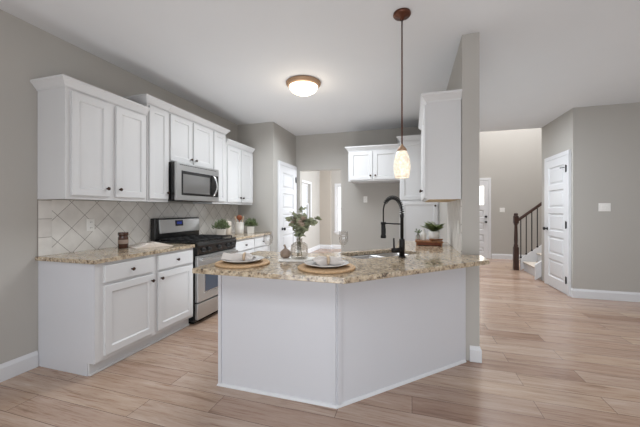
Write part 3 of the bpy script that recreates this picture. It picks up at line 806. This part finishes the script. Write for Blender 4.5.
# outer stringer on the open side, at y 0.88..0.92, and the wall skirt at y -0.045..0
def stringer(y0, y1, x0, x1, low, top):
    a = [(x0, 0), (x0, top), (x1, top + (x1 - x0) * sl_), (x1, max(0, (x1 - x0) * sl_ - low))]
    mb = MB(); bm = mb.bm
    A = [bm.verts.new((x, y0, z)) for x, z in a]; B = [bm.verts.new((x, y1, z)) for x, z in a]
    for i in range(4): bm.faces.new((A[i], A[(i + 1) % 4], B[(i + 1) % 4], B[i]))
    bm.faces.new(A); bm.faces.new(B[::-1]); return mb
stringer(0.882, 0.922, -0.055, 2.7, 0.2, 0.245).build('stringer', 'trim', st)
stringer(-0.05, -0.002, -0.10, 2.7, 0.2, 0.27).build('stringer', 'trim', st)
rl = thing('stair_railing', 'dark wood newel and handrail with black iron balusters at the stairs', 'railing', (2.10, 7.36, 0))
mb = MB().box(-0.046, 0.046, -0.046, 0.046, 0, 0.48, 0.004)
mb.lathe([(0.046, 0.48), (0.036, 0.50), (0.044, 0.52), (0.030, 0.545), (0.036, 0.62), (0.032, 0.80), (0.027, 0.94), (0.038, 0.955), (0.03, 0.965), (0.044, 0.975), (0.044, 0.98)], seg=20)
mb.box(-0.044, 0.044, -0.044, 0.044, 0.98, 1.12, 0.004)
mb.lathe([(0.05, 1.12), (0.054, 1.135), (0.03, 1.145), (0.042, 1.165), (0.04, 1.185), (0.02, 1.20), (0.0, 1.203)], seg=20)
mb.build('newel_post', 'newel', rl)
x1 = 2.6
mb = MB(); bm = mb.bm
hz = 1.035
sec = [(-0.032, -0.012), (-0.032, 0.03), (-0.018, 0.055), (0.018, 0.055), (0.032, 0.03), (0.032, -0.012)]
A = [bm.verts.new((0.044, y, hz + z)) for y, z in sec]; B = [bm.verts.new((x1, y, hz + z + (x1 - 0.044) * sl_ * 1.05)) for y, z in sec]
for i in range(6): bm.faces.new((A[i], A[(i + 1) % 6], B[(i + 1) % 6], B[i]))
bm.faces.new(A); bm.faces.new(B[::-1]); mb.build('handrail', 'newel', rl)
for i in range(14):
    x = 0.09 + i * 0.1
    zb_ = 0.245 + (x - 0.085) * sl_ + 0.002; zt_ = hz + (x - 0.044) * sl_ * 1.05 - 0.008
    MB().box(x - 0.0075, x + 0.0075, -0.0075, 0.0075, zb_, zt_).box(x - 0.016, x + 0.016, -0.016, 0.016, zb_ + 0.004, zb_ + 0.03, 0.004).build('baluster', 'blackm', rl)

# ------------------------------------------------------------------ table settings
def placemat(loc, label):
    mb = MB(); prof = [(0.0, 0.0)]
    R = 0.186; n = 11
    top = []
    for i in range(n):
        r0 = R * i / n
        for k in range(4): top.append((max(0.0005, r0 + R / n * k / 4), 0.011 + 0.005 * math.sin(PI * (k + 0.3) / 4)))
    top.append((R, 0.009)); top.append((R * 0.985, 0.0)); 
    mb.lathe(top, seg=72, wave=lambda a, z: 1 + 0.008 * math.sin(a * 36), cap0=False)
    o = mb.build('placemat', 'rattan', None, loc)
    return tag(o, label, 'placemat', 'woven round placemats')
def plate(loc, label):
    prof = [(0.0, 0.003), (0.06, 0.0), (0.085, 0.001), (0.115, 0.012), (0.142, 0.02), (0.145, 0.0225), (0.142, 0.0245), (0.115, 0.018), (0.085, 0.008), (0.0, 0.008)]
    o = MB().lathe(prof, seg=56).build('dinner_plate', 'plate', None, loc)
    return tag(o, label, 'plate', 'stoneware plates on the placemats')
def napkin(loc, rz, label, L0, L1, ww, seed, group, poff=(0, 0)):
    """linen pinched by a ring at local x = 0, fanning out to both ends"""
    rnd = random.Random(seed)
    ph = [rnd.uniform(0, 6) for _ in range(6)]
    t = thing('napkin', label, 'napkin', loc, rz, group)
    mb = MB(); bm = mb.bm; nu, nv = 36, 22
    def surf(u, v, off):
        x = -L0 + (L0 + L1) * u
        s = (x / L0 if x < 0 else x / L1); a = abs(s)
        half = 0.016 + (ww - 0.016) * min(1, a * 1.15) ** 0.75
        y = half * v
        hump = (0.038 + 0.006 * min(1, 2.2 * a)) * (1 - abs(v) ** 1.5) * (1 - 0.55 * a * a) + 0.004
        fold = (0.004 + 0.012 * a) * (abs(math.sin(v * 4.4 + ph[0] + s * 0.9)) - 0.4) + 0.005 * a * math.sin(v * 8 + ph[1] - s * 2.5)
        rr_ = math.hypot(x * math.cos(rz) - y * math.sin(rz) + poff[0], x * math.sin(rz) + y * math.cos(rz) + poff[1])
        rim = 0.0 if rr_ < 0.083 else (min(rr_, 0.145) - 0.083) / 0.062 * 0.0185
        z = rim + max(0.002, hump + fold * (1 - 0.4 * abs(v)))
        return (x + 0.01 * a * math.sin(v * 3 + ph[3]), y, z + off)
    top = [[bm.verts.new(surf(i / nu, -1 + 2 * j / nv, 0.003)) for j in range(nv + 1)] for i in range(nu + 1)]
    bot = [[bm.verts.new(surf(i / nu, -1 + 2 * j / nv, 0)) for j in range(nv + 1)] for i in range(nu + 1)]
    for i in range(nu):
        for j in range(nv):
            f = bm.faces.new((top[i][j], top[i + 1][j], top[i + 1][j + 1], top[i][j + 1])); f.smooth = True
            f = bm.faces.new((bot[i][j], bot[i][j + 1], bot[i + 1][j + 1], bot[i + 1][j])); f.smooth = True
    for i in range(nu):
        bm.faces.new((top[i][0], bot[i][0], bot[i + 1][0], top[i + 1][0])); bm.faces.new((top[i][nv], top[i + 1][nv], bot[i + 1][nv], bot[i][nv]))
    for j in range(nv):
        bm.faces.new((top[0][j], top[0][j + 1], bot[0][j + 1], bot[0][j])); bm.faces.new((top[nu][j], bot[nu][j], bot[nu][j + 1], top[nu][j + 1]))
    mb.build('cloth', 'linen', t)
    pts = [(0, 0.028 * math.cos(2 * PI * k / 20), 0.025 + 0.025 * math.sin(2 * PI * k / 20)) for k in range(20)]
    MB().tube(pts, 0.0085, 10, True).build('napkin_ring', 'woodring', t)
    return t
PLL = (-1.125, 1.875); PLR = (-0.525, 1.885)
placemat((*PLL, ZC), 'round woven placemat on the left end of the peninsula'); placemat((*PLR, ZC), 'round woven placemat near the angled corner of the peninsula')
plate((*PLL, ZC + 0.0162), 'pale stoneware plate on the left placemat'); plate((*PLR, ZC + 0.0162), 'pale stoneware plate on the placemat near the angled corner')
napkin((PLL[0] + 0.02, PLL[1] - 0.01, ZC + 0.0252), math.radians(14), 'linen napkin in a ring on the left plate', 0.15, 0.06, 0.08, 3, 'linen napkins in wooden rings', (0.02, -0.01))
napkin((PLR[0] + 0.005, PLR[1] + 0.01, ZC + 0.0252), math.radians(28), 'linen napkin in a ring on the plate near the angled corner', 0.09, 0.09, 0.075, 8, 'linen napkins in wooden rings', (0.005, 0.01))

def wine_glass(loc, label):
    t = thing('wine_glass', label, 'wine glass', loc, 0, 'stemmed wine glasses')
    MB().lathe([(0.035, 0), (0.035, 0.0015), (0.02, 0.004), (0.005, 0.010), (0.004, 0.03)], seg=28).build('foot', 'glass', t)
    MB().lathe([(0.0038, 0.028), (0.0036, 0.06), (0.004, 0.094)], seg=14).build('stem', 'glass', t)
    MB().lathe([(0.004, 0.093), (0.02, 0.102), (0.034, 0.124), (0.0375, 0.145), (0.036, 0.17), (0.032, 0.207), (0.0305, 0.207), (0.0345, 0.17), (0.036, 0.145), (0.0325, 0.125), (0.019, 0.104), (0.0, 0.097)], seg=32, cap0=False).build('bowl', 'glass', t)
    return t
wine_glass((-1.08, 2.175, ZC), 'stemmed wine glass behind the left place setting')
wine_glass((-0.512, 2.335, ZC), 'stemmed wine glass behind the right plate beside the sink')

# serving board, pear and vase
bd = MB().box(-0.125, 0.125, -0.085, 0.085, 0, 0.014, 0.004).build('serving_board', 'white', None, (-0.815, 2.12, ZC), math.radians(12))
tag(bd, 'low white serving board under the vase and ceramic pear', 'board')
zbd = ZC + 0.014
pr_ = thing('ceramic_pear', 'speckled grey brown ceramic pear beside the flower vase', 'ornament', (-0.912, 2.125, zbd))
MB().lathe([(0.0, 0.0), (0.022, 0.001), (0.037, 0.012), (0.042, 0.030), (0.038, 0.048), (0.024, 0.06), (0.014, 0.068), (0.006, 0.074), (0.0, 0.075)], seg=28).build('body', 'pear', pr_)
MB().tube([(0, 0, 0.073), (-0.004, 0, 0.085), (-0.012, 0, 0.097)], [0.009, 0.0075, 0.009], 8).build('stem', 'pear', pr_)

vz = thing('flower_vase', 'smoky ribbed glass vase on the white serving board', 'vase', (-0.805, 2.135, zbd))
rib = lambda a, z: 1 + 0.02 * math.sin(a * 14) if z < 0.115 else 1
MB().lathe([(0.053, 0.0), (0.062, 0.006), (0.064, 0.03), (0.064, 0.08), (0.060, 0.100), (0.043, 0.117), (0.023, 0.124), (0.021, 0.140), (0.026, 0.148), (0.023, 0.148), (0.019, 0.139), (0.021, 0.123), (0.041, 0.114), (0.057, 0.098), (0.061, 0.08), (0.061, 0.03), (0.058, 0.008), (0.0, 0.007)], seg=84, wave=rib).build('glass_body', 'vaseglass', vz)

def leaf(mb, p, d, L, w, up=Vector((0, 0, 1)), curl=0.2, mi=0, seg=4):
    """a pointed-oval leaf with a folded midrib"""
    bm = mb.bm; d = Vector(d).normalized(); s = d.cross(up)
    if s.length < 1e-3: s = Vector((1, 0, 0))
    s.normalize(); n = s.cross(d).normalized()
    rows = []
    for i in range(seg + 1):
        f = i / seg; wd = w * (math.sin(PI * min(1, 0.06 + 0.94 * f) ** 0.8)) if 0 < i < seg else w * 0.08
        c = Vector(p) + d * (L * f) - n * (curl * L * f * f)
        rows.append((bm.verts.new(c - s * wd + n * wd * 0.3), bm.verts.new(c), bm.verts.new(c + s * wd + n * wd * 0.3)))
    for a, b in zip(rows, rows[1:]):
        for k in (0, 1):
            f = bm.faces.new((a[k], a[k + 1], b[k + 1], b[k])); f.material_index = mi; f.smooth = True
def rdir(rnd, up=0.3):
    a = rnd.uniform(0, 2 * PI); z = rnd.uniform(-0.4, 1) + up
    return Vector((math.cos(a), math.sin(a), z)).normalized()

# eucalyptus bouquet
bq = thing('flower_bouquet', 'eucalyptus and dusty pink bouquet standing in the glass vase', 'flowers', (-0.805, 2.135, zbd + 0.012))
rnd = random.Random(11)
camR = Vector((0.957, 0.289, 0))
tips = [(-0.075, 0.30, 0.02), (-0.05, 0.36, -0.02), (-0.02, 0.33, 0.03), (0.03, 0.40, 0.0), (0.015, 0.30, -0.04), (0.06, 0.31, 0.02), (0.095, 0.29, -0.01), (0.13, 0.31, 0.0), (-0.06, 0.25, -0.03), (0.05, 0.24, 0.05)]
blooms = []
for i, (rx, z, ry) in enumerate(tips):
    z *= 0.915
    end = camR * rx + Vector((-0.289, 0.957, 0)) * ry + Vector((0, 0, z))
    mid = Vector((0.004 * math.cos(i), 0.004 * math.sin(i), 0.15)); st0 = Vector((0.02 * math.cos(i * 2.1), 0.02 * math.sin(i * 2.1), 0.0))
    pts = []
    for k in range(11):
        f = k / 10
        pts.append(st0.lerp(mid, f / 0.45) if f < 0.45 else mid.lerp(end, (f - 0.45) / 0.55) + Vector((0, 0, 0.012 * math.sin(PI * (f - 0.45) / 0.55))))
    sm = MB().tube(pts, [0.0022 - 0.001 * k / 10 for k in range(11)], 6).build('stem', 'stem', bq)
    mb = MB()
    for k in range(5, 11):
        for q in range(3 if k < 8 else 4):
            p = pts[k].lerp(pts[max(k - 1, 0)], rnd.random())
            if p.z < 0.155: continue
            Lf = rnd.uniform(0.03, 0.05)
            leaf(mb, p, rdir(rnd, 0.15), Lf, Lf * rnd.uniform(0.42, 0.52), rdir(rnd, 0.5), 0.15)
    mb.build('leaves', 'leaf_e', sm)
for (rx, z, ry) in ((0.005, 0.245, -0.03), (0.03, 0.27, -0.015), (-0.05, 0.235, 0.0), (0.02, 0.225, -0.03), (-0.03, 0.265, 0.02)):
    c = camR * rx + Vector((-0.289, 0.957, 0)) * ry + Vector((0, 0, z))
    mb = MB()
    for ringk, (nn, el) in enumerate(((5, 1.2), (7, 0.75), (9, 0.25))):
        for q in range(nn):
            a = 2 * PI * (q + 0.5 * ringk) / nn
            d = Vector((math.cos(a) * math.cos(el), math.sin(a) * math.cos(el), math.sin(el)))
            leaf(mb, c, d, 0.036, 0.016, Vector((0, 0, 1)) if el < 1 else Vector((1, 0, 0)), -0.25)
    mb.build('bloom', 'bloom', bq)

# ------------------------------------------------------------------ potted plants, canisters
def square_pot(mb, s, h, th=0.006):
    bm = mb.bm
    def rect(k, z): return [bm.verts.new((x * k, y * k, z)) for x, y in ((-1, -1), (1, -1), (1, 1), (-1, 1))]
    R = [rect(s * 0.86, 0), rect(s, h), rect(s - th, h), rect(s * 0.86 - th, 0.02)]
    bm.faces.new(R[0][::-1]); bm.faces.new(R[-1])
    for a, b in zip(R, R[1:]):
        for k in range(4): bm.faces.new((a[k], a[(k + 1) % 4], b[(k + 1) % 4], b[k]))
def bushy(name, label, loc, s, h, rad, hh, rz, seed, n=330):
    t = thing(name, label, 'plant', loc, rz)
    mb = MB(); square_pot(mb, s, h); mb.build('pot', 'white', t)
    MB().box(-s * 0.85, s * 0.85, -s * 0.85, s * 0.85, h - 0.02, h - 0.01).build('soil', 'soil', t)
    rnd = random.Random(seed); mb = MB()
    for i in range(n):
        a = rnd.uniform(0, 2 * PI); r = rad * math.sqrt(rnd.random()); el = rnd.uniform(0.1, 1)
        top = Vector((r * math.cos(a), r * math.sin(a), h + hh * math.sqrt(max(0, 1 - (r / rad) ** 2)) * rnd.uniform(0.35, 1.0)))
        base = Vector((top.x * 0.5, top.y * 0.5, h - 0.012))
        d = (top - base).normalized() + rdir(rnd, 0.1) * 0.6
        leaf(mb, top - d.normalized() * 0.02, d, rnd.uniform(0.04, 0.068), rnd.uniform(0.0035, 0.006), rdir(rnd, 0.3), 0.3, seg=3)
        if i % 4 == 0: mb.tube([base, base.lerp(top, 0.6) + Vector((0, 0, 0.005)), top], 0.0011, 4)
    mb.build('foliage', 'leaf', t)
    return t
bushy('potted_plant', 'bushy green plant in a white square pot right beside the range', (-2.655, 3.83, ZC), 0.06, 0.10, 0.115, 0.135, 0.4, 4)
bushy('potted_plant', 'bushy green plant in a white square pot at the corner end', (-2.50, 4.41, ZC), 0.055, 0.11, 0.10, 0.125, 0.4, 5)
cn = thing('canister', 'tall white lidded canister between the left potted plant and utensil crock', 'canister', (-2.71, 4.065, ZC))
MB().lathe([(0.0, 0), (0.058, 0.0), (0.062, 0.004), (0.064, 0.165), (0.060, 0.171), (0.0, 0.171)], seg=32).build('body', 'whitec', cn)
MB().lathe([(0.062, 0.172), (0.064, 0.176), (0.062, 0.192), (0.052, 0.199), (0.014, 0.206), (0.010, 0.214), (0.015, 0.224), (0.010, 0.229), (0.0, 0.230)], seg=32).build('lid', 'whitec', cn)
cr = thing('utensil_crock', 'white ceramic utensil crock in front of the corner wall', 'crock', (-2.60, 4.225, ZC))
MB().lathe([(0.0, 0), (0.060, 0), (0.065, 0.006), (0.068, 0.1), (0.068, 0.178), (0.070, 0.183), (0.066, 0.184), (0.063, 0.178), (0.063, 0.02), (0.0, 0.015)], seg=36).build('crock_body', 'white', cr)
def spoon(dx, dy, tilt_dir, L, head, m, label, name='wooden_spoon', flat=False):
    b = Vector((cr.location.x, cr.location.y, ZC + 0.02))
    t = thing(name, label, 'utensil', b)
    p0 = Vector((dx * 0.2, dy * 0.2, 0)); p1 = Vector((dx, dy, L))
    d = (p1 - p0).normalized()
    MB().tube([p0, p0.lerp(p1, 0.5), p1], [0.005, 0.0055, 0.006], 8).build('shaft', m, t)
    mb = MB(); r = bmesh.ops.create_uvsphere(mb.bm, u_segments=18, v_segments=10, radius=1)
    q = d.to_track_quat('Z', 'Y').to_matrix().to_4x4()
    bmesh.ops.transform(mb.bm, verts=r['verts'], matrix=Matrix.Translation(p1 + d * head[1] * 0.85) @ q @ Matrix.Diagonal((head[0], head[2], head[1], 1)))
    for f in mb.bm.faces: f.smooth = True
    mb.build('spoon_head', m, t)
spoon(-0.050, -0.018, 0, 0.195, (0.026, 0.04, 0.009), 'woodring', 'pale wooden spoon leaning left in the utensil crock')
spoon(-0.016, 0.028, 0, 0.20, (0.046, 0.042, 0.010), 'wood_d', 'broad red brown wooden spatula standing in the utensil crock', 'wooden_spatula')
spoon(0.024, -0.028, 0, 0.195, (0.034, 0.040, 0.009), 'wood_d', 'red brown wooden spoon at the front of the utensil crock')
spoon(0.049, 0.020, 0, 0.195, (0.024, 0.038, 0.009), 'woodring', 'pale wooden spoon leaning right in the utensil crock')

# brown jar and open book on the near counter
jr = thing('glass_jar', 'brown glass jar with dark lid against the tile on the left counter', 'jar', (-2.71, 2.305, ZC))
MB().lathe([(0.0, 0), (0.040, 0), (0.044, 0.005), (0.044, 0.108), (0.038, 0.118), (0.038, 0.124), (0.0, 0.124)], seg=30).build('jar_body', 'amber', jr)
MB().lathe([(0.0445, 0.045), (0.0445, 0.085)], seg=30, cap0=False, cap1=False).build('label_band', 'jarlabel', jr)
MB().lathe([(0.042, 0.125), (0.045, 0.128), (0.045, 0.152), (0.042, 0.157), (0.0, 0.157)], seg=30).build('lid', 'amber', jr)

bk = thing('open_book', 'open cookbook lying on the left counter beside the range', 'book', (-2.575, 2.50, ZC), math.radians(66))
mb = MB(); bm = mb.bm
def page_z(u): return 0.004 + 0.042 * math.sin(PI * min(1, abs(u)) ** 0.6) * (1 - 0.55 * abs(u))
Wp, Dp, N = 0.175, 0.125, 14
def pgrid(u0, u1, off, mi):
    rows = [[bm.verts.new((Wp * (u0 + (u1 - u0) * i / N), Dp * v, page_z(u0 + (u1 - u0) * i / N) + off)) for v in (-1, 1)] for i in range(N + 1)]
    for a, b in zip(rows, rows[1:]):
        f = bm.faces.new((a[0], b[0], b[1], a[1])); f.material_index = mi; f.smooth = True
    return rows
for u0, u1 in ((-1, 0), (0, 1)):
    rows = pgrid(u0, u1, 0, 0)
    bot = [[bm.verts.new((v.co.x, v.co.y, 0.001)) for v in r] for r in rows]
    for i in range(N):
        bm.faces.new((bot[i][0], bot[i][1], bot[i + 1][1], bot[i + 1][0]))
        for k in (0, 1): bm.faces.new((rows[i][k], bot[i][k], bot[i + 1][k], rows[i + 1][k]))
    for i in (0, N): bm.faces.new((rows[i][0], rows[i][1], bot[i][1], bot[i][0]))
mb.build('pages', 'paper', bk)
mb = MB(); bm = mb.bm
def patch(u0, u1, v0, v1):
    n = 8; rows = [[bm.verts.new((Wp * (u0 + (u1 - u0) * i / n), Dp * v, page_z(u0 + (u1 - u0) * i / n) + 0.0008)) for v in (v0, v1)] for i in range(n + 1)]
    for a, b in zip(rows, rows[1:]): bm.faces.new((a[0], b[0], b[1], a[1]))
patch(0.35, 0.92, -0.6, 0.9); mb.build('printed_picture', 'ink', bk)
mb = MB(); bm = mb.bm
for r in range(7): patch(-0.85, -0.2 if r % 3 else -0.4, 0.6 - r * 0.2, 0.64 - r * 0.2)
mb.build('printed_lines', 'dark', bk)

# ------------------------------------------------------------------ wooden tray group by the right wall
tr = thing('wooden_tray', 'brown wooden riser tray on the counter under the right cabinet', 'tray', (0.172, 3.46, ZC))
MB().box(-0.138, 0.138, -0.10, 0.10, 0.034, 0.05, 0.005).build('tray_top', 'wood', tr)
for x0, x1 in ((-0.128, -0.112), (0.112, 0.128)): MB().box(x0, x1, -0.09, 0.09, 0, 0.0335, 0.003).build('foot', 'wood', tr)
MB().box(-0.111, 0.111, -0.080, 0.088, 0.004, 0.0335, 0.003).build('apron', 'wood_d', tr)
zt_ = ZC + 0.051
fn = thing('potted_fern', 'green fern in a white pot on the wooden tray', 'plant', (0.225, 3.49, zt_))
MB().lathe([(0.0, 0), (0.043, 0), (0.048, 0.004), (0.058, 0.095), (0.054, 0.096), (0.050, 0.085), (0.046, 0.02), (0.0, 0.015)], seg=32).build('pot', 'white', fn)
MB().lathe([(0.0, 0.08), (0.05, 0.08), (0.05, 0.084), (0.0, 0.088)], seg=24).build('soil', 'soil', fn)
rnd = random.Random(21)
for i in range(26):
    a = 2 * PI * i / 26 + rnd.uniform(-0.2, 0.2); L = rnd.uniform(0.12, 0.175); lift = rnd.uniform(0.55, 1.45)
    pts = []
    for k in range(9):
        f = k / 8; r_ = L * f * math.cos(lift * (1 - 0.32 * f)); z = 0.084 + L * f * math.sin(lift * (1 - 0.4 * f))
        pts.append(Vector((r_ * math.cos(a), r_ * math.sin(a), z)))
    mb = MB().tube(pts, 0.0011, 4)
    for k in range(1, 9):
        tg = (pts[k] - pts[k - 1]).normalized(); sd = tg.cross(Vector((0, 0, 1))).normalized()
        for sgn in (-1, 1):
            for ff in (0.25, 0.75):
                p = pts[k - 1].lerp(pts[k], ff); Ll = 0.046 * math.sin(PI * (0.15 + 0.8 * (k - 1 + ff) / 8))
                leaf(mb, p, sd * sgn + tg * 0.6, Ll, Ll * 0.27, Vector((0, 0, 1)), 0.25, seg=3)
    mb.build('frond', 'leaf_f', fn)
sb = thing('soap_bottle', 'small white bottle beside the fern on the wooden tray', 'bottle', (0.118, 3.455, zt_))
MB().lathe([(0.0, 0), (0.027, 0), (0.029, 0.004), (0.029, 0.065), (0.022, 0.08), (0.010, 0.087), (0.010, 0.098), (0.0, 0.098)], seg=28).build('bottle_body', 'white', sb)
MB().lathe([(0.012, 0.098), (0.012, 0.108), (0.004, 0.11), (0.004, 0.125), (0.0, 0.125)], seg=14).tube([(0, 0, 0.121), (-0.012, -0.006, 0.121), (-0.028, -0.014, 0.116)], 0.0035, 8).build('pump', 'white', sb)
gb = thing('sprig_vase', 'little glass vase with green sprigs at left end of wooden tray', 'vase', (0.062, 3.43, zt_))
MB().lathe([(0.0, 0), (0.022, 0), (0.026, 0.006), (0.026, 0.045), (0.014, 0.062), (0.012, 0.078), (0.015, 0.082), (0.0125, 0.082), (0.010, 0.07), (0.012, 0.06), (0.023, 0.044), (0.023, 0.008), (0.0, 0.006)], seg=28).build('glass_body', 'vaseglass', gb)
sg = thing('green_sprigs', 'green sprigs standing in the little glass vase', 'plant', (0.062, 3.43, zt_ + 0.009))
for i in range(5):
    a = 2 * PI * i / 5; e = Vector((0.03 * math.cos(a), 0.03 * math.sin(a), 0.085 + 0.012 * (i % 3)))
    pts = [Vector((0.008 * math.cos(a + 2), 0.008 * math.sin(a + 2), 0)), Vector((0, 0, 0.06)), e]
    mb = MB().tube(pts, 0.0012, 5)
    for k in range(9):
        p = pts[1].lerp(pts[2], k / 8) if k > 1 else pts[0].lerp(pts[1], 0.5 + 0.3 * k)
        leaf(mb, p, rdir(rnd, 0.2), 0.016, 0.006, rdir(rnd, 0.4), 0.2, seg=3)
    mb.build('sprig', 'leaf', sg)
sc = thing('wooden_scoop', 'dark wooden scoop in front of the fern on the tray', 'scoop', (0.235, 3.395, zt_), math.radians(20))
MB().tube([(-0.02, 0, 0.012), (0.03, 0, 0.014), (0.075, 0, 0.016)], [0.007, 0.006, 0.008], 10).build('scoop_handle', 'wood', sc)
MB().lathe([(0.0, 0.0), (0.014, 0.002), (0.024, 0.012), (0.027, 0.022), (0.024, 0.022), (0.02, 0.013), (0.0, 0.006)], (-0.04, 0, 0), 20).build('scoop_bowl', 'wood', sc)
